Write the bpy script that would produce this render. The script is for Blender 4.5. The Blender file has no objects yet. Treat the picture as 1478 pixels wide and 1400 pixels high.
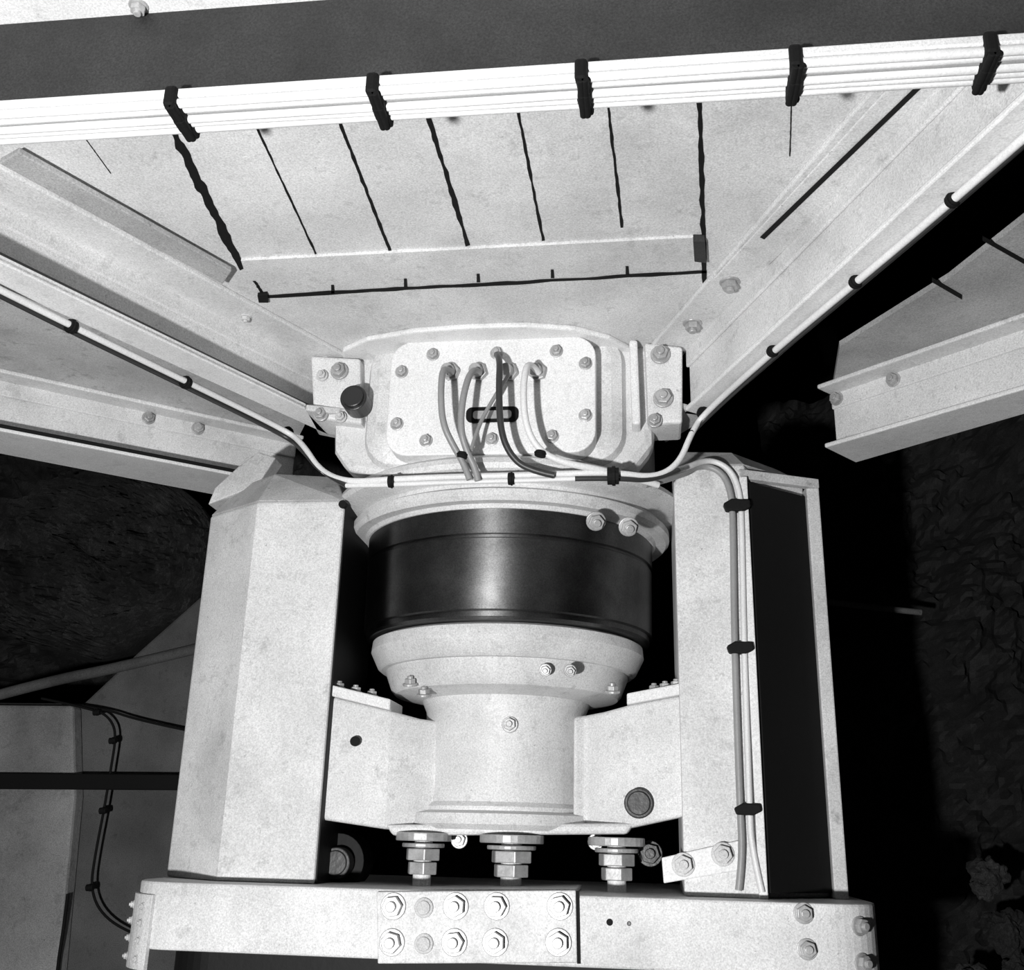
import bpy, math, random, bmesh
from mathutils import Vector, Matrix
import mathutils.noise as mn
random.seed(4)
F=1500.0; PITCH=math.radians(18.7); YAW=math.radians(7.5); ROLL=math.radians(1.5); D=2.3; ZC=1.5
fh=Vector((-math.sin(YAW),math.cos(YAW),0)); r0=Vector((math.cos(YAW),math.sin(YAW),0)); Z=Vector((0,0,1))
fw=fh*math.cos(PITCH)+Z*math.sin(PITCH); u0=-fh*math.sin(PITCH)+Z*math.cos(PITCH)
R_=r0*math.cos(ROLL)+u0*math.sin(ROLL); U_=-r0*math.sin(ROLL)+u0*math.cos(ROLL)
C=Vector((D*math.sin(YAW),-D*math.cos(YAW),ZC))
def ray(px,py): return (fw+R_*((px-739)/F)+U_*((700-py)/F))
def onP(px,py,p,n):
    d=ray(px,py); return C+d*((Vector(p)-C).dot(n)/d.dot(n))
def onY(px,py,Y): return onP(px,py,(0,Y,0),Vector((0,1,0)))
def onZ(px,py,z): return onP(px,py,(0,0,z),Vector((0,0,1)))
ZB=2.328; ZT=2.478
CN=Vector((0,0,1))
def ceil(px,py,off=0.0): return onZ(px,py,ZT-off)
scene=bpy.context.scene
# ---------- materials
def mat(name,col,rough=.6,metal=0,var=.12,scale=6,grain=.12,dirt=0.0,bump=.15,spec=.5,aniso=0):
    m=bpy.data.materials.new(name); m.use_nodes=True; nt=m.node_tree; N=nt.nodes; L=nt.links
    b=N['Principled BSDF']; b.inputs['Roughness'].default_value=rough; b.inputs['Metallic'].default_value=metal
    b.inputs['Specular IOR Level'].default_value=spec
    tc=N.new('ShaderNodeTexCoord')
    def noise(s,det=5,ro=.6):
        n=N.new('ShaderNodeTexNoise'); n.inputs['Scale'].default_value=s; n.inputs['Detail'].default_value=det; n.inputs['Roughness'].default_value=ro
        L.new(tc.outputs['Object'],n.inputs['Vector']); return n
    def mrange(src,a,b_,c,d):
        r=N.new('ShaderNodeMapRange'); r.inputs['From Min'].default_value=a; r.inputs['From Max'].default_value=b_
        r.inputs['To Min'].default_value=c; r.inputs['To Max'].default_value=d; L.new(src,r.inputs['Value']); return r.outputs[0]
    def mul(a,b_):
        x=N.new('ShaderNodeMath'); x.operation='MULTIPLY'; L.new(a,x.inputs[0]); L.new(b_,x.inputs[1]); return x.outputs[0]
    n1=noise(scale); n2=noise(330,2,.8)
    v=mul(mrange(n1.outputs['Fac'],.3,.7,1-var,1+var*.6),mrange(n2.outputs['Fac'],.3,.7,1-grain,1+grain))
    if dirt>0:
        n3=noise(24,8,.75); v=mul(v,mrange(n3.outputs['Fac'],.54,.68,1,1-dirt))
        n5=noise(90,4,.8); v=mul(v,mrange(n5.outputs['Fac'],.64,.70,1,1-min(.8,dirt*1.5)))
        n6=noise(2.6,6,.7); v=mul(v,mrange(n6.outputs['Fac'],.5,.72,1,1-dirt*.8))
    c=N.new('ShaderNodeMath'); c.operation='MULTIPLY'; c.inputs[1].default_value=col; L.new(v,c.inputs[0])
    cc=N.new('ShaderNodeCombineColor')
    for i in range(3): L.new(c.outputs[0],cc.inputs[i])
    L.new(cc.outputs[0],b.inputs['Base Color'])
    if aniso:
        b.inputs['Anisotropic'].default_value=aniso
        t=N.new('ShaderNodeTangent'); t.direction_type='RADIAL'; t.axis='Z'; L.new(t.outputs[0],b.inputs['Tangent'])
        b.inputs['Anisotropic Rotation'].default_value=.25
    bp=N.new('ShaderNodeBump'); bp.inputs['Strength'].default_value=bump; bp.inputs['Distance'].default_value=.004
    n4=noise(60,4); L.new(n4.outputs['Fac'],bp.inputs['Height']); L.new(bp.outputs[0],b.inputs['Normal'])
    return m
WHITE=mat('white_paint',.67,.55,var=.18,grain=.24,dirt=.30)
WHITE2=mat('white_paint_worn',.56,.6,var=.25,grain=.24,dirt=.45)
BRIGHT=mat('white_paint_fresh',.76,.5,var=.10,grain=.2,dirt=.2)
GRAY=mat('gray_paint',.42,.7,var=.3,grain=.3,dirt=.3)
MGRAY=mat('painted_shadow_gray',.13,.7,var=.3,grain=.3)  # shadow tone for the strip on the left arm web
DGRAY=mat('dark_gray_and_shade',.026,.7,var=.5,grain=.5)  # stop block gray, also the shade painted onto the beam web
BLACK=mat('black_rubber',.006,.75,grain=.3,spec=.2)
DARK=mat('dark_steel_and_shade',.006,.6,spec=.2)  # dark steel parts, also the shade painted onto the posts
DRUM=mat('polished_drum_steel',.15,.42,metal=1.0,var=.4,scale=12,grain=.25,bump=.01,aniso=.8)
BOLT=mat('bolt_steel',.42,.4,metal=.3,var=.3,scale=30)
PLUG=mat('plug_dark',.03,.35,metal=.3)
CABW=mat('cable_white',.72,.45,grain=.12)
CABG=mat('cable_gray',.28,.45,grain=.1)
CABD=mat('cable_dark',.03,.45)
CONC=mat('concrete',.30,.9,var=.45,scale=2.2,grain=.35,dirt=.3,bump=.5)
CONC2=mat('concrete_dark',.11,.9,var=.5,scale=3,grain=.35,dirt=.4,bump=.5)
ROCK=mat('rock_dark',.010,.85,var=.95,scale=9,grain=.8,bump=1)
ROCKL=mat('rock_sooty',.030,.9,var=.95,scale=7,grain=.9,dirt=.5,bump=1)
WALLM=mat('cavern_wall',.012,.9,var=.6,scale=2)
# ---------- mesh helpers
def empty(name,loc=(0,0,0)):
    e=bpy.data.objects.new(name,None); e.location=loc; e.empty_display_size=.1; scene.collection.objects.link(e); return e
def obj(name,vs,fs,m,parent=None,bevel=0,smooth=False,seg=2):
    me=bpy.data.meshes.new(name); me.from_pydata([tuple(v) for v in vs],[],fs); me.validate()
    bm=bmesh.new(); bm.from_mesh(me); bmesh.ops.recalc_face_normals(bm,faces=bm.faces); bm.to_mesh(me); bm.free()
    me.materials.append(m)
    o=bpy.data.objects.new(name,me); scene.collection.objects.link(o)
    if smooth:
        for p in me.polygons: p.use_smooth=True
    if bevel:
        b=o.modifiers.new('bevel','BEVEL'); b.width=bevel; b.segments=seg; b.limit_method='ANGLE'; b.angle_limit=.6
    if parent:
        o.parent=parent; o.matrix_parent_inverse=Matrix.Translation(-Vector(parent.location))
    return o
def slab(name,pts,vec,m,parent=None,bevel=.002):
    n=len(pts); pts=[Vector(p) for p in pts]; vec=Vector(vec)
    vs=pts+[p+vec for p in pts]
    fs=[list(range(n)),list(range(2*n-1,n-1,-1))]+[[i,(i+1)%n,(i+1)%n+n,i+n] for i in range(n)]
    return obj(name,vs,fs,m,parent,bevel)
def lathe(name,prof,m,parent=None,c=(0,0),seg=128):
    vs=[];fs=[];n=len(prof)
    for i in range(seg):
        a=2*math.pi*i/seg
        for (r,z) in prof: vs.append((c[0]+r*math.cos(a),c[1]+r*math.sin(a),z))
    for i in range(seg):
        for j in range(n-1):
            k=(i+1)%seg; fs.append([i*n+j,k*n+j,k*n+j+1,i*n+j+1])
    o=obj(name,vs,fs,m,parent)
    for p in o.data.polygons: p.use_smooth=True
    es=o.modifiers.new('es','EDGE_SPLIT'); es.split_angle=.5
    return o
def basis(n):
    n=Vector(n).normalized(); a=Vector((0,0,1)) if abs(n.z)<.9 else Vector((1,0,0))
    x=a.cross(n).normalized(); return x,n.cross(x),n
def disc_stack(name,p,n,layers,m,parent=None,bevel=.0012,rot=None):
    x,y,n=basis(n); vs=[];fs=[]; p=Vector(p)
    for (s,r,h0,h1) in layers:
        a0=random.random()*3 if rot is None else rot; b=len(vs)
        for h in (h0,h1):
            for i in range(s):
                a=a0+2*math.pi*i/s; vs.append(p+x*r*math.cos(a)+y*r*math.sin(a)+n*h)
        fs.append([b+i for i in range(s)]); fs.append([b+s+i for i in range(s)][::-1])
        for i in range(s): fs.append([b+i,b+(i+1)%s,b+s+(i+1)%s,b+s+i])
    return obj(name,vs,fs,m,parent,bevel)
def bolt(p,n,r,parent,m=None,name='hex_bolt'):
    return disc_stack(name,p,n,[(20,r*1.25,-.003,r*.22),(6,r,r*.2,r*1.0),(14,r*.5,r*.9,r*1.45)],m or BOLT,parent)
def plug(p,n,r,parent,h=.03):
    return disc_stack('plug',p,n,[(28,r,-.003,h),(28,r*.8,h*.9,h*1.15)],PLUG,parent,.002)
def cable(name,pts,r,m,parent=None,res=6):
    cu=bpy.data.curves.new(name,'CURVE'); cu.dimensions='3D'; cu.bevel_depth=r; cu.bevel_resolution=4; cu.use_fill_caps=True
    sp=cu.splines.new('NURBS'); sp.points.add(len(pts)-1)
    for i,p in enumerate(pts): sp.points[i].co=(*p,1)
    sp.use_endpoint_u=True; sp.order_u=min(3,len(pts)); sp.resolution_u=res
    o=bpy.data.objects.new(name,cu); cu.materials.append(m); scene.collection.objects.link(o)
    if parent: o.parent=parent; o.matrix_parent_inverse=Matrix.Translation(-Vector(parent.location))
    return o
def band(p,ax,r,l,parent,m=None):
    p=Vector(p); ax=Vector(ax).normalized()
    return disc_stack('cable_clamp',p-ax*l/2,ax,[(16,r,0,l*.45),(16,r*1.12,l*.4,l*.7),(16,r*.95,l*.65,l)],m or BLACK,parent,.001)
def prism(name,foot,z0,z1,m,parent=None,bevel=.004):
    return slab(name,[(x,y,z0) for x,y in foot],(0,0,z1-z0),m,parent,bevel)
YM=Vector((0,-1,0))
YP=-.22
# ---------- drum
dr=empty('rotor_drum',(0,0,2.0))
lathe('drum_shell',[(.0,1.9),(.306,1.9),(.312,1.905),(.312,1.915),(.318,1.918),(.320,2.06),(.316,2.063),(.316,2.068),(.321,2.07),(.321,2.12),(.0,2.12)],DRUM,dr)
# ---------- yoke
yk=empty('bearing_yoke',(0,0,1.6))
lathe('bearing_collar',[(0,1.898),(.288,1.898),(.297,1.893),(.299,1.872),(.283,1.840),(.275,1.834),(.264,1.834),(.264,1.828),(.250,1.792),(.242,1.784),(.225,1.780),(.182,1.772),(.172,1.75),(.168,1.60),(.170,1.565),(.180,1.556),(.180,1.548),(.205,1.542),(.208,1.522),(.195,1.512),(0,1.512)],WHITE,yk)
for (px,py) in [(787,967),(823,968)]:
    p=onY(px,py,-.255); bolt(p,(p.x*.5,-1,-.3),.010,yk)
for s in (-1,1):
    if s<0: T=[(470,1003,YP+.02),(565,1026,-.155),(605,1037,-.128),(634,1041,-.105),(650,1043,-.115)]; B=[(462,1182,YP+.02),(560,1197,-.155),(605,1198,-.128),(634,1198,-.105),(650,1198,-.115)]
    else: T=[(985,1003,YP+.02),(905,1018,-.155),(872,1027,-.128),(846,1032,-.105),(828,1034,-.115)]; B=[(990,1178,YP+.02),(905,1196,-.155),(872,1197,-.128),(846,1197,-.105),(828,1197,-.115)]
    top=[onY(*t) for t in T]; bot=[onY(*t) for t in B]
    vs=[];fs=[]; K=len(top)
    for i in range(K):
        x,y=top[i].x,top[i].y
        vs+= [Vector((x,y,top[i].z)),Vector((x,y,bot[i].z)),Vector((x,y+.09,top[i].z)),Vector((x,y+.09,bot[i].z))]
    for i in range(K-1):
        a=i*4;b=a+4
        fs+=[[a,b,b+1,a+1],[a+2,a+3,b+3,b+2],[a,a+2,b+2,b],[a+1,b+1,b+3,a+3]]
    e=(K-1)*4
    fs+=[[0,1,3,2],[e,e+2,e+3,e+1]]
    o=obj('yoke_wing',vs,fs,WHITE,yk,.008,seg=4)
    fl=[top[0]+Vector((0,-.014,0)),top[1]+Vector((0,-.014,0)),top[1]+Vector((0,.1,0)),top[0]+Vector((0,.1,0))]
    slab('yoke_wing_flange',fl,(0,0,.022),BRIGHT,yk,.003)
    for t in ([.15,.4,.65] if s<0 else [.1,.3,.5]):
        p=top[0].lerp(top[1],t)+Vector((0,.02,.02)); bolt(p,(0,0,1),.011,yk)
for px,py in [(592,988),(612,1003),(884,998)]:
    bolt(onY(px,py,-.2),(0,-.3,1),.012,yk)
slab('yoke_bottom_lip',[onY(556,1190,-.16),onY(915,1188,-.16),onY(905,1204,-.16),onY(566,1206,-.16)],(0,.10,0),WHITE,yk,.006)
bolt(onY(736,1046,-.169),YM,.013,yk)
plug(onY(922,1160,-.155),YM,.028,yk,.03)
disc_stack('drain_hole',onY(513,1070,-.187),YM,[(20,.010,-.002,.006)],BLACK,yk)
for px,w in [(610,1),(738,1.15),(890,1.0)]:
    p=onY(px,1243,-.14); x,y=p.x,p.y
    e=empty('leveling_bolt',(x,y,1.46))
    disc_stack('stud',(x,y,1.402),Z,[(20,.018*w,0,.10)],BRIGHT,e)
    disc_stack('nut',(x,y,1.452),Z,[(6,.036*w,0,.022),(6,.031*w,-.026,-.003),(28,.042*w,.024,.032),(28,.055*w,.036,.052)],BOLT,e,.002,rot=.3)
for px,py,r in [(663,1212,.014),(860,1215,.013),(938,1232,.02)]:
    bolt(onY(px,py,-.08),YM,r,yk,PLUG if r>.015 else BOLT)
plug(onY(490,1245,-.1),YM,.030,yk,.03)
disc_stack('boss',onY(493,1243,-.06),YM,[(32,.055,-.05,.03)],DARK,yk)
# ---------- upper hub housing
hb=empty('hub_housing',(0,0,2.3))
lathe('housing_body',[(0,2.12),(.325,2.12),(.330,2.128),(.352,2.128),(.36,2.136),(.36,2.150),(.345,2.158),(.345,2.166),(.372,2.172),(.395,2.180),(.40,2.19),(.395,2.202),(.36,2.222),(.34,2.245),(.332,2.28),(.330,2.44),(.320,2.47),(0,2.472)],WHITE,hb)
def rrect(c1,c2,rad,Y,n=6):
    p0=onY(*c1,Y); p1=onY(*c2,Y); xs=(min(p0.x,p1.x),max(p0.x,p1.x)); zs=(min(p0.z,p1.z),max(p0.z,p1.z)); out=[]
    for (cx,cz,a0) in [(xs[1]-rad,zs[1]-rad,0),(xs[0]+rad,zs[1]-rad,90),(xs[0]+rad,zs[0]+rad,180),(xs[1]-rad,zs[0]+rad,270)]:
        for i in range(n+1):
            a=math.radians(a0+90*i/n); out.append(Vector((cx+rad*math.cos(a),Y,cz+rad*math.sin(a))))
    return out
slab('housing_shoulder',[onY(*q,-.30) for q in [(500,505),(940,495),(945,640),(920,672),(870,690),(560,695),(500,680),(480,650),(480,600)]],(0,.07,0),WHITE,hb,.02)
slab('housing_pad',rrect((532,487),(905,668),.07,-.328),(0,.2,0),WHITE,hb,.03)
YC=-.375
slab('access_cover',rrect((566,494),(860,652),.045,YC),(0,.05,0),BRIGHT,hb,.003)
for px,py in [(625,512),(717,510),(803,507),(845,525),(580,537),(573,612),(615,636),(710,634),(797,630),(845,600)]:
    bolt(onY(px,py,YC),YM,.0110,hb)
for px in (652,692,736,777):
    disc_stack('cable_gland',onY(px,538,YC),(-.2,-1,-.15),[(6,.019,-.004,.012),(20,.013,.01,.03)],BOLT,hb)
slab('cover_slot',rrect((673,588),(748,608),.012,YC-.003),(0,.01,0),BLACK,hb,0)
slab('cover_slot_tab',rrect((683,593),(738,603),.006,YC-.006),(0,.008,0),BOLT,hb,0)
slab('mount_pad',[onY(448,513,-.33),onY(520,517,-.33),onY(522,612,-.33),onY(452,602,-.33)],(0,.1,0),WHITE,hb,.006)
slab('mount_pad',[onY(908,490,-.345),onY(920,490,-.345),onY(925,612,-.345),onY(912,612,-.345)],(0,.1,0),BRIGHT,hb,.005)
slab('mount_pad',[onY(930,494,-.33),onY(985,500,-.33),onY(985,610,-.33),onY(935,612,-.33)],(0,.1,0),WHITE,hb,.006)
for px,py,r in [(490,536,.015),(465,542,.010),(463,598,.013),(492,602,.010),(953,512,.016),(957,575,.016),(945,607,.012)]:
    bolt(onY(px,py,-.335),YM,r,hb,WHITE2 if r<.012 else BOLT)
plug(onY(518,586,-.33),YM,.028,hb,.045)
for px,py in [(860,752),(907,760)]:
    bolt(onY(px,py,-.335),(.2,-1,-.6),.0155,hb)
arc=[(495,500),(530,484),(600,472),(680,466),(760,464),(830,469),(880,482),(910,498)]
slab('housing_top_ring',[ceil(*q) for q in arc]+[ceil(910,522),ceil(495,524)],(0,0,-.012),BRIGHT,hb,.004)
# ---------- cover cables
lc=empty('sensor_cable_loop',(0,-.4,2.3))
def cab(pts,r,m,name='lead'):
    return cable(name,[onY(a,b,c) for a,b,c in pts],r,m,lc)
cab([(652,538,-.40),(640,526,-.44),(636,560,-.47),(638,610,-.47),(655,645,-.45),(668,665,-.44),(678,692,-.435)],.0065,CABG)
cab([(692,538,-.40),(682,528,-.44),(668,570,-.47),(664,620,-.47),(675,655,-.45),(686,675,-.44),(690,694,-.435)],.0065,CABG)
cab([(717,512,-.39),(722,515,-.44),(720,560,-.46),(722,620,-.46),(735,655,-.45),(760,678,-.44),(800,686,-.435)],.0065,CABD)
cab([(777,538,-.40),(763,518,-.44),(755,550,-.47),(757,610,-.47),(775,648,-.45),(810,668,-.44),(880,680,-.41),(950,700,-.35)],.0065,CABW)
cab([(736,538,-.40),(712,575,-.42),(690,615,-.43),(680,650,-.45)],.004,CABG)
for px,py in [(668,657),(780,655)]: band(onY(px,py,-.45),(0.2,0,1),.011,.01,lc)
mc=empty('power_cable',(0,-.4,2.2))
def A(px,py,z=ZB-.012): return onZ(px,py,z)
for k,(dy,r) in enumerate([(0,.006),(8,.0055)]):
    pts=[A(-120,358+dy),A(0,418+dy),A(103,470+dy),A(268,550+dy),A(415,622+dy),onY(438,642+dy,-.32),onY(462,680,-.34),onY(500,696+dy*.6,-.38),onY(560,692+dy,-.41),onY(650,688+dy,-.425),onY(740,686+dy,-.425),onY(830,683+dy,-.42),onY(890,682+dy,-.41),onY(945,690+dy*.6,-.38),onY(980,670+dy,-.36),onY(998,625,-.34),A(1015,598+dy),A(1115,508+dy),A(1235,408+dy),A(1375,290+dy),A(1600,92+dy)]
    if k==1:
        cable('cable_run',pts[:8],r,CABD,mc,8); cable('cable_run',pts[7:12],.005,CABW,mc,8); cable('cable_run',pts[11:15],.005,CABD,mc,8); cable('cable_run',pts[15:],r,CABD,mc,8)
    else: cable('cable_run',pts,r,CABW,mc,8)
for px,py in [(103,467),(268,548),(415,620),(1115,503),(1235,403),(1375,285),(1015,592)]:
    d=(A(0,412)-A(415,620)) if px<700 else (A(1375,285)-A(1015,590))
    band(A(px,py+4),d,.012 if px<1100 else .010,.014 if px<1100 else .011,mc)
for px,py,Y in [(565,692,-.41),(738,688,-.425),(885,684,-.41)]:
    band(onY(px,py+3,Y),(1,0,0.0),.017 if px==885 else .012,.022 if px==885 else .012,mc)
# ---------- base frame geometry numbers
by=-.31; zt_=onY(700,1288,by).z; zb_=onY(700,1391,by).z
# ---------- posts
def xavg(a,b,Y): return (onY(*a,Y).x+onY(*b,Y).x)/2
pl=empty('support_post',(-.4,0,1.8))
xi=xavg((500,712),(450,1290),YP); x1=xavg((368,700),(318,1290),YP); x2=xavg((303,720),(240,1300),-.12)
zt=2.175; zb=zt_
foot=[(xi,YP),(x1,YP),(x2,-.12),(x2,.05),(xi,.05)]
prism('post_shell',foot,zb,zt,WHITE,pl,.006)
slab('inner_shade_sheet',[(xi-.002,YP+.006,zb+.002),(xi-.002,.05,zb+.002),(xi-.002,.05,zt-.004),(xi-.002,YP+.006,zt-.004)],(.005,0,0),DARK,pl,0)  # dark sheet painting the shade on the post's inner face
cap_top=[(xi-.05,YP+.09),(x1+.01,YP+.06),(x2+.05,-.08),(x2+.05,.03),(xi-.05,.03)]
n=5; vs=[(x,y,zt) for x,y in foot]+[(x,y,zt+.085) for x,y in cap_top]
capf=[list(range(n)),list(range(2*n-1,n-1,-1))]+[[i,(i+1)%n,(i+1)%n+n,i+n] for i in range(n)]
obj('post_cap',vs,capf,WHITE2,pl,.004)
disc_stack('post_pin',(xi-.003,YP+.004,2.165),YM,[(10,.009,-.003,.01)],BLACK,pl)
pr=empty('support_post',(.45,0,1.8))
ri=xavg((974,700),(986,1285),YP); r1=xavg((1078,680),(1100,1285),YP); r2=xavg((1163,700),(1203,1285),-.14); r3=xavg((1183,700),(1222,1285),-.14)
zt2=2.24
foot=[(ri,YP),(r1,YP),(r1+.012,YP+.03),(r2,-.10),(r2,.05),(ri,.05)]
prism('post_shell',foot,zb,zt2,WHITE,pr,.004)
slab('recess_shade_sheet',[(r1+.004,YP+.004,zb+.01),(r2-.001,-.115,zb+.01),(r2-.001,-.115,zt2-.04),(r1+.004,YP+.004,zt2-.04)],(.006,-.004,0),DARK,pr,0)  # dark sheet painting the shade of the post's recessed side
prism('post_flange',[(r2,-.145),(r3,-.145),(r3+.004,.05),(r2,.05)],zb,zt2-.02,WHITE2,pr,.003)
slab('post_top_rim',[(r1-.01,YP-.004,zt2-.03),(r3,-.15,zt2-.03),(r3,-.13,zt2-.03),(r1-.01,YP+.02,zt2-.03)],(0,0,.02),WHITE2,pr,.002)
prism('post_edge_strip',[(r1-.012,YP-.012),(r1+.004,YP-.012),(r1+.004,YP+.01),(r1-.012,YP+.01)],zb,zt2-.03,BRIGHT,pr,.002)
ct=[(ri+.02,YP+.05),(r1-.02,YP+.06),(r2-.05,-.05),(r2-.05,.03),(ri+.02,.03)]
ft=[(ri,YP),(r1,YP),(r2,-.10),(r2,.05),(ri,.05)]
vs=[(x,y,zt2) for x,y in ft]+[(x,y,zt2+.05) for x,y in ct]
obj('post_cap',vs,capf,WHITE2,pr,.004)
slab('strap_plate',[onY(955,1238,YP-.012),onY(1066,1213,YP-.012),onY(1068,1256,YP-.012),onY(958,1275,YP-.012)],(0,.012,0),BRIGHT,pr,.002)
bolt(onY(986,1248,YP-.012),YM,.017,pr,WHITE2); bolt(onY(1043,1233,YP-.012),YM,.017,pr,WHITE2)
vc=empty('riser_cable',(.4,YP,1.8))
yc=YP-.012
cable('cable_run',[onY(930,700,-.36),onY(975,690,-.30),onY(1010,670,yc),onY(1042,680,yc),onY(1056,712,yc),onY(1058,760,yc),onY(1060,930,yc),onY(1068,1165,yc),onY(1072,1235,yc),onY(1066,1285,yc)],.0065,CABG,vc,10)
cable('cable_run',[onY(930,690,-.36),onY(985,678,-.30),onY(1020,662,yc-.002),onY(1052,674,yc-.002),onY(1068,706,yc-.002),onY(1071,760,yc-.002),onY(1074,930,yc-.002),onY(1082,1165,yc-.002),onY(1084,1220,yc-.002),onY(1100,1288,yc-.002)],.006,CABW,vc,10)
for px,py in [(1064,728),(1069,934),(1080,1168)]:
    slab('cable_clamp',[onY(px-20,py-2,yc-.012),onY(px-8,py-9,yc-.012),onY(px+18,py-8,yc-.012),onY(px+20,py+3,yc-.012),onY(px+8,py+9,yc-.012),onY(px-16,py+8,yc-.012)],(0,.02,0),BLACK,vc,.003)
# ---------- base frame
bf=empty('base_frame',(0,0,1.3))
bx0=onY(206,1340,-.2).x; bx1=onY(1262,1340,-.2).x; rad=.10
def rf(x0,x1,y0,y1,r,n=10):
    out=[(x1,y1),(x0,y1)]
    for i in range(n+1):
        a=math.radians(180+90*i/n); out.append((x0+r+r*math.cos(a),y0+r+r*math.sin(a)))
    for i in range(n+1):
        a=math.radians(270+90*i/n); out.append((x1-r+r*math.cos(a),y0+r+r*math.sin(a)))
    return out
prism('frame_band',rf(bx0,bx1,by,.35,rad),zb_,zt_,WHITE,bf,.004)
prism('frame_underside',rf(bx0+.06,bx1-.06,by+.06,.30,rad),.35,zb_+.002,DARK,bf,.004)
prism('footing',rf(bx0-.1,bx1+.1,by-.1,.45,rad),0,.36,CONC2,bf,.01)
slab('splice_plate',[onY(543,1287,by-.01),onY(831,1285,by-.01),onY(833,1390,by-.01),onY(545,1391,by-.01)],(0,.011,0),WHITE,bf,.002)
slab('splice_gap',[onY(831,1286,by-.002),onY(836,1286,by-.002),onY(838,1391,by-.002),onY(833,1391,by-.002)],(0,.004,0),BLACK,bf,0)
for px in (568,658,717,808):
    for py in (1308,1360): bolt(onY(px+(0 if py<1350 else -2),py,by-.01),YM,.0185,bf)
for py in (1310,1362): disc_stack('rivet',onY(612,py,by-.01),YM,[(24,.017,-.002,.004),(24,.012,.003,.008)],WHITE2,bf)
for px,py in [(1160,1318),(1165,1370)]:
    bolt(onY(px,py,by),(0.05,-1,0),.014,bf)
def arcpt(side,ang,z,r=None):
    a=math.radians(ang); n_=Vector((math.cos(a),math.sin(a),0)); c=Vector(((bx0+rad) if side<0 else (bx1-rad),by+rad,z)); return c+n_*(r or rad),n_
h=zt_-zb_
out=[arcpt(-1,a,zb_-.035,rad+.008)[0] for a in range(178,258,8)]; inn=[arcpt(-1,a,zb_-.035,rad-.002)[0] for a in range(178,258,8)][::-1]
slab('corner_plate',out+inn,(0,0,h+.012),WHITE,bf,.001)
for ang in (205,238):
    for f in (-.15,.12,.38,.62):
        p,nn=arcpt(-1,ang,zb_+h*f,rad+.008); bolt(p,nn,.006,bf,WHITE2)
for f in (.2,.7):
    p,nn=arcpt(1,305,zb_+h*f); bolt(p,nn,.013,bf)
disc_stack('hole',onY(880,1331,by),YM,[(12,.006,-.002,.001)],BLACK,bf); disc_stack('hole',onY(908,1333,by),YM,[(12,.004,-.002,.001)],PLUG,bf)
slab('frame_top_plate',[onY(530,1290,-.28),onY(830,1290,-.28),onY(830,1290,-.28)+Vector((0,.2,0)),onY(530,1290,-.28)+Vector((0,.2,0))],(0,0,.008),WHITE,bf)
# ---------- ring beam
def tyT(x): return 163-(x/1478)*112
def tyB(x): return 210-(x/1478)*112
YN=(onZ(0,tyT(0),ZB).y+onZ(1478,tyT(1478),ZB).y)/2; YF=(onZ(0,tyB(0),ZB).y+onZ(1478,tyB(1478),ZB).y)/2
rb=empty('ring_beam',(0,YN,2.4)); X0,X1=-1.5,1.6
def bx(name,y0,y1,z0,z1,m,parent,bev=.002): return slab(name,[(X0,y0,z0),(X1,y0,z0),(X1,y1,z0),(X0,y1,z0)],(0,0,z1-z0),m,parent,bev)
bx('bottom_flange',YN,YF,ZB,ZB+.012,BRIGHT,rb)
ym=YN+(YF-YN)*.55
zw=(onY(0,40,ym).z+onY(380,0,ym).z)/2
bx('beam_web',ym,ym+.012,ZB+.012,zw,DGRAY,rb)  # web color darkened to paint in the shade above the bottom flange
bx('top_flange',YN-.14,ym+.02,zw,zw+.014,BRIGHT,rb)
bolt(onZ(200,8,zw),-Z,.010,rb)
tb=empty('cable_bundle',(0,YN+.03,ZB-.01))
for f,r,m in [(.10,.006,CABW),(.28,.0055,CABW),(.43,.004,CABG),(.56,.0065,CABW),(.76,.0055,CABW),(.93,.0055,CABW)]:
    y=YN+(YF-YN)*f
    cable('cable_run',[(X0+i*.16,y+random.uniform(-.0014,.0014),ZB-r) for i in range(20)],r,m,tb,6)
for px,py in [(250,153),(540,133),(841,110),(1152,88),(1437,66)]:
    x=onZ(px,py,ZB-.01).x
    pts=[(YN-.006,-.002),(YN+.018,.001),(YF-.02,-.001),(YF+.006,.002)]
    w=.0078
    slab('bundle_strap',[(x-w+d,yy,ZB-.016) for yy,d in pts]+[(x+w+d*1.5,yy,ZB-.016) for yy,d in pts[::-1]],(0,0,.029),BLACK,tb,.004)
    for kx in (-.3,.3): band((x+kx*w,(YN+YF)/2-.0,ZB-.016),(0,1,0),.0045,YF-YN+.008,tb)
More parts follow.
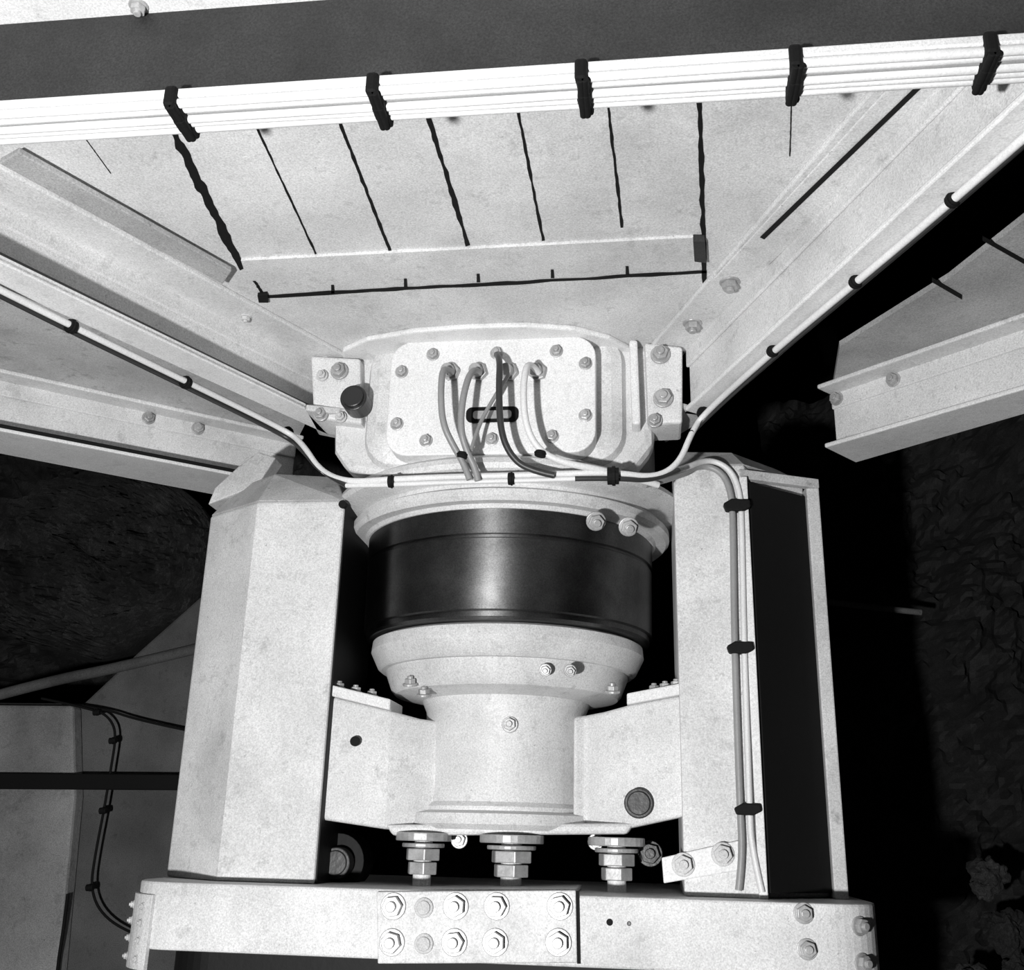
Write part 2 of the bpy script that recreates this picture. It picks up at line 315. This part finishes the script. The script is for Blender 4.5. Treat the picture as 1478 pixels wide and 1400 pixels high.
# ---------- radial arms
def arm(inner0,inner1,outer0,outer1,webf=.5,ext=None,webm=WHITE,added_lip=0,edge=False):
    i0,i1,o0,o1=[onZ(*q,ZB) for q in (inner0,inner1,outer0,outer1)]
    if ext is None:
        i1=i0+(i1-i0)*((YF-i0.y)/(i1.y-i0.y)); o1=o0+(o1-o0)*((YF-o0.y)/(o1.y-o0.y))
    else:
        i1=i0+(i1-i0)*ext; o1=o0+(o1-o0)*ext
    e=empty('radial_arm',tuple((i0+o1)/2))
    slab('bottom_flange',[i0,i1,o1,o0],(0,0,.010),BRIGHT,e,.003)
    w0=i0.lerp(o0,webf); w1=i1.lerp(o1,webf); dirn=(o0-i0).normalized()
    if added_lip:
        slab('shade_lip',[i0,i1,i1+dirn*.004,i0+dirn*.004],(0,0,added_lip),BRIGHT,e,.001)  # added lip, blocks the lamp to deepen the shade on the web
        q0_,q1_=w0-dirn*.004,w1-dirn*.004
        slab('web_shadow_strip',[at3(q0_,ZB+.01),at3(q1_,ZB+.01),at3(q1_,ZB+.066),at3(q0_,ZB+.050)],dirn*.005,MGRAY,e,0)  # gray strip painting the flange's shadow band on the lower web
    if edge:
        cable('edge_seal',[i0+Vector((0,0,.012)),i0.lerp(i1,.5)+Vector((0,0,.012)),i1+Vector((0,0,.012))],.0045,BLACK,e)
    vs=[]
    for w in (w0,w1):
        for q in (w,w+dirn*.010):
            vs.append(Vector((q.x,q.y,ZB+.008))); vs.append(Vector((q.x,q.y,ZT+.002)))
    fs=[[0,1,5,4],[2,3,7,6],[0,1,3,2],[4,5,7,6],[0,4,6,2],[1,5,7,3]]
    obj('web',vs,fs,webm,e,.002)
    return e,w0,w1
def at3(p,z): return Vector((p.x,p.y,z))
aL,wl0,wl1=arm((440,590),(0,378),(478,630),(0,414),1.05,added_lip=.012)
aR,wr0,wr1=arm((985,597),(1478,140),(1025,602),(1478,212),.3)
aL2,l0,l1=arm((425,703),(0,622),(412,734),(0,655),.4,1.25,edge=True)
aR2,q0,q1=arm((1190,646),(1478,562),(1235,668),(1478,598),.4,1.25)
def flange(e,a,b,wid,m=WHITE,drop=.010):
    d=(b-a); d.z=0; nn=d.cross(Z).normalized()
    mid=(a+b)/2
    if nn.dot(C-mid)<0: nn=-nn
    a=Vector((a.x,a.y,ZT)); b=Vector((b.x,b.y,ZT))
    slab('angle_flange',[a,b,b+nn*wid,a+nn*wid],(0,0,-drop),m,e,.003)
    slab('angle_leg',[a,b,b+Vector((0,0,-.045)),a+Vector((0,0,-.045))],nn*.008,m,e,.003)
    return a,b,nn
for e,a,b,w,bl in ((aL,wl0,wl1,.10,[.08,.27]),(aR,wr0,wr1,.085,[.12,.28])):
    a_,b_,nn=flange(e,a,b,w)
    for t in bl: bolt(a_.lerp(b_,t)+nn*w*.55-Z*.010,-Z,.015 if e is aR else .009,e,BOLT if e is aR else WHITE2)
slab('splice_cover',[ceil(1030,400,.011),ceil(1300,105,.011),ceil(1395,105,.011),ceil(1110,380,.011)],-CN*.004,WHITE,aR,.002)
slab('seam',[ceil(1097,342,.016),ceil(1343,104,.016),ceil(1351,106,.016),ceil(1103,345,.016)],-CN*.001,BLACK,aR,0)
slab('stiffener_strip',[ceil(28,212,.011),ceil(335,385,.011),ceil(322,404,.011),ceil(0,228,.011)],-CN*.010,GRAY,aL,.002)
slab('end_gusset',[onZ(460,628,ZB),onZ(520,640,ZB),onZ(520,600,ZB),onZ(440,592,ZB)],(0,0,.014),WHITE2,aL,.003)
slab('end_gusset',[onZ(1025,602,ZB),onZ(960,640,ZB),onZ(940,600,ZB),onZ(985,590,ZB)],(0,0,.014),WHITE2,aR,.003)
for e,a,b,bl in ((aR2,q0,q1,[.03,.30]),(aL2,l0,l1,[.30,.44])):
    a_,b_,nn=flange(e,a,b,.06)
    for t in bl: bolt(a_.lerp(b_,t)+nn*.008-Z*.024,nn,.013,e)
slab('arm_foot',[onY(300,728,-.11),onY(310,704,-.11),onY(345,672,-.11),onY(372,652,-.11),onY(398,660,-.11),onY(372,700,-.11)],(0,.05,0),WHITE2,aL2,.003)
# ---------- deck panels
cp=empty('deck_panel',(0,-.7,2.6))
def at(p,z): return Vector((p.x,p.y,z))
slab('panel_sheet',[at(wl1,ZT),at(wl0,ZT),Vector((wl0.x+.05,-.22,ZT)),Vector((wr0.x-.02,-.22,ZT)),at(wr0,ZT),at(wr1,ZT)],CN*.012,WHITE,cp,.001)
seams=[((248,185),(350,388),14),((365,172),(456,366),3),((487,168),(563,362),5),((614,156),(676,354),7),((745,148),(784,347),4.5),((876,138),(898,328),4.5),((1009,126),(1017,408),8),((120,195),(160,250),1.0),((1143,116),(1140,225),2.0),((378,428),(1020,392),5),((350,378),(382,428),4)]
for (a,b,w) in seams:
    n=40; va=[];vb=[]
    dx=b[0]-a[0];dy=b[1]-a[1];l=math.hypot(dx,dy);nx,ny=-dy/l,dx/l; sd=random.random()*50
    for i in range(n+1):
        t=i/n; ww=w*(.42+.32*mn.noise(Vector((t*18,sd,0)))); wb=w*(.42+.32*mn.noise(Vector((t*18,sd+9,0))))
        x=a[0]+dx*t; y=a[1]+dy*t
        va.append(ceil(x+nx*ww,y+ny*ww,.0005)); vb.append(ceil(x-nx*wb,y-ny*wb,.0005))
    slab('panel_seam',va+vb[::-1],-CN*.001,BLACK,cp,0)
slab('panel_ledge',[ceil(348,372),ceil(1003,338),ceil(1006,366),ceil(358,402)],-CN*.006,WHITE,cp,.001)
for px,py in [(480,421),(585,412),(690,405),(797,399),(905,394)]:
    slab('panel_tick',[ceil(px-2,py-10,.0005),ceil(px+2,py-10,.0005),ceil(px+3,py+2,.0005),ceil(px-2,py+2,.0005)],-CN*.001,BLACK,cp,0)
slab('stop_block',[ceil(1000,338,.0),ceil(1017,338,.0),ceil(1019,370,.0),ceil(1002,368,.0)],-CN*.014,DGRAY,cp,.001)
slab('stop_block',[ceil(372,422,.0),ceil(386,420,.0),ceil(388,432,.0),ceil(374,432,.0)],-CN*.008,BLACK,cp,.001)
cl=empty('deck_panel',(-1,-.3,2.6))
slab('panel_sheet',[(wl0.x-.02,wl0.y,ZT),(wl1.x-.02,wl1.y,ZT),(wl1.x-.8,wl1.y,ZT),at(l1,ZT),at(l0,ZT)],CN*.012,WHITE2,cl,0)
cr=empty('deck_panel',(1,-.3,2.6))
slab('panel_sheet',[ceil(1212,500),ceil(1370,402),ceil(1500,300),ceil(1650,180),ceil(1700,330),at(q1,ZT),at(q0,ZT)],CN*.012,GRAY,cr,0)
for a,b in [((1345,403),(1388,428)),((1418,343),(1480,378))]:
    slab('panel_seam',[ceil(a[0],a[1]-3,.001),ceil(b[0],b[1]-3,.001),ceil(b[0],b[1]+3,.001),ceil(a[0],a[1]+3,.001)],-CN*.002,BLACK,cr,0)
# ---------- surroundings
prs=empty('concrete_pier',(-2,1.2,.8))
slab('pier_face',[onY(-500,1010,1.0),onY(120,1015,1.0),onY(200,940,1.0),onY(290,860,1.0),onY(420,860,1.0),onY(420,1900,1.0),onY(-500,1900,1.0)],(0,.5,0),CONC2,prs,.01)
slab('pier_buttress',[onY(-500,1012,.94),onY(105,1018,.94),onY(108,1150,.94),onY(82,1420,.94),onY(82,1900,.94),onY(-500,1900,.94)],(0,.06,0),CONC,prs,.01)
hr=empty('horizontal_rail',(-1.4,.9,1.6))
slab('rail_bar',[onY(-400,1112,.90),onY(270,1118,.90),onY(270,1140,.90),onY(-400,1136,.90)],(0,.04,0),BLACK,hr,.003)
wc=empty('wall_cable',(-1.3,.93,1.5))
cable('cable_run',[onY(x,y,.92) for x,y in [(60,1008),(140,1024),(160,1038),(168,1060),(160,1110),(150,1170),(138,1230),(130,1285),(150,1325),(200,1352),(250,1370)]],.004,BLACK,wc)
cable('cable_run',[onY(x,y,.93) for x,y in [(90,1015),(150,1022),(200,1040),(290,1058)]],.004,BLACK,wc)
cable('cable_run',[onY(x,y,.93) for x,y in [(98,1290),(92,1340),(82,1400),(75,1500)]],.005,BLACK,wc)
for px,py in [(140,1028),(163,1069),(149,1170),(130,1281)]:
    band(onY(px,py,.915),(1,0,.1),.010,.022,wc)
tk=empty('rock_mass',(-1.35,1.4,2.1))
c=onY(135,805,1.3); vs=[];fs=[]
nu,nv=140,70
for j in range(nv+1):
    a=math.pi/2*j/nv
    for i in range(nu):
        b=2*math.pi*i/nu; k=1+.10*mn.noise(Vector((math.cos(b)*2,math.sin(b)*2,7))); rr=.40*math.sin(a)*k; dsp=.085*mn.fractal(Vector((rr*math.cos(b)*8,rr*math.sin(b)*8,a)),.5,2,8)
        vs.append((c.x+rr*1.14*math.cos(b),c.y-.05*math.cos(a)+dsp,c.z+rr*math.sin(b)*(.92)))
for i in range(nu): vs.append((c.x+.42*math.cos(2*math.pi*i/nu),c.y+.6,c.z+.36*math.sin(2*math.pi*i/nu)))
for j in range(nv+1):
    for i in range(nu): k=(i+1)%nu; fs.append([j*nu+i,j*nu+k,(j+1)*nu+k,(j+1)*nu+i])
obj('rock_surface',vs,fs,ROCKL,tk,smooth=False)
pb=empty('drain_pipe',(-1.4,.98,1.9))
cable('pipe_run',[onY(x,y,.97) for x,y in [(-100,1030),(60,985),(180,962),(330,925)]],.018,CONC2,pb)
def rockface(name,x0,x1,z0,z1,yf,m,nx,nz,amp):
    rke=empty(name,((x0+x1)/2,1.2,(z0+z1)/2)); vs=[];fs=[]
    for j in range(nz+1):
        for i in range(nx+1):
            x=x0+i*(x1-x0)/nx; z=z0+j*(z1-z0)/nz
            vs.append((x,yf(x)+amp*mn.fractal(Vector((x*2.6,z*2.6,x0)),.7,2.1,7),z))
    for j in range(nz):
        for i in range(nx): a=j*(nx+1)+i; fs.append([a,a+1,a+nx+2,a+nx+1])
    obj('rock_surface',vs,fs,m,rke); return rke
rke=rockface('rock_face',.75,3.15,0,3.1,lambda x:1.45-(x-.75)*.40,ROCK,150,190,.20)
rockface('rock_face',-3.6,-.3,1.3,3.4,lambda x:2.2,ROCKL,160,110,.25)
for i in range(6):
    p=onY(random.uniform(1395,1490),random.uniform(1250,1420),.85); r=random.uniform(.03,.05)
    bm=bmesh.new(); bmesh.ops.create_icosphere(bm,subdivisions=4,radius=r)
    for v in bm.verts: v.co*=1+.6*mn.fractal(v.co*20+p*5,.8,2,4); v.co+=p
    me=bpy.data.meshes.new('boulder'); bm.to_mesh(me); bm.free(); me.materials.append(ROCKL)
    o=bpy.data.objects.new('boulder',me); scene.collection.objects.link(o); o.parent=rke; o.matrix_parent_inverse=Matrix.Translation(-rke.location)
hp=empty('wall_pipe',(1,1,1.9)); cable('pipe_run',[onY(1190,868,.85),onY(1250,876,.85),onY(1330,884,.85)],.009,CONC2,hp)
def box(name,a,b,m):
    return slab(name,[(a[0],a[1],a[2]),(b[0],a[1],a[2]),(b[0],b[1],a[2]),(a[0],b[1],a[2])],(0,0,b[2]-a[2]),m,None,0)
box('floor',(-4,-4,-.1),(4,4,0),CONC2)
box('wall_back',(-4,3,0),(4,3.1,4),WALLM)
box('wall_left',(-4.1,-4,0),(-4,3,4),WALLM)
box('wall_right',(4,-4,0),(4.1,3,4),WALLM)
box('wall_front',(-4,-4.1,0),(4,-4,4),WALLM)
box('ceiling',(-4,-4,4),(4,3,4.1),WALLM)
# ---------- light and camera
w=bpy.data.worlds.new('w'); scene.world=w; w.use_nodes=True; w.node_tree.nodes['Background'].inputs[0].default_value=(.003,.003,.003,1)
ld=bpy.data.lights.new('flash_lamp','AREA'); ld.shape='DISK'; ld.size=.08; ld.energy=74
lo=bpy.data.objects.new('flash_lamp',ld); scene.collection.objects.link(lo)
lo.location=C-r0*.62-fh*.28+Z*(-.32)
tgt=Vector((.0,-.3,2.0)); lo.rotation_euler=(tgt-lo.location).to_track_quat('-Z','Y').to_euler()
cd=bpy.data.cameras.new('camera'); co=bpy.data.objects.new('camera',cd); scene.collection.objects.link(co)
cd.sensor_fit='HORIZONTAL'; cd.sensor_width=36; cd.lens=F*36/1478; cd.clip_start=.01
M=Matrix((R_,U_,-fw)).transposed().to_4x4(); M.translation=C; co.matrix_world=M
scene.camera=co
scene.view_settings.view_transform='Standard'
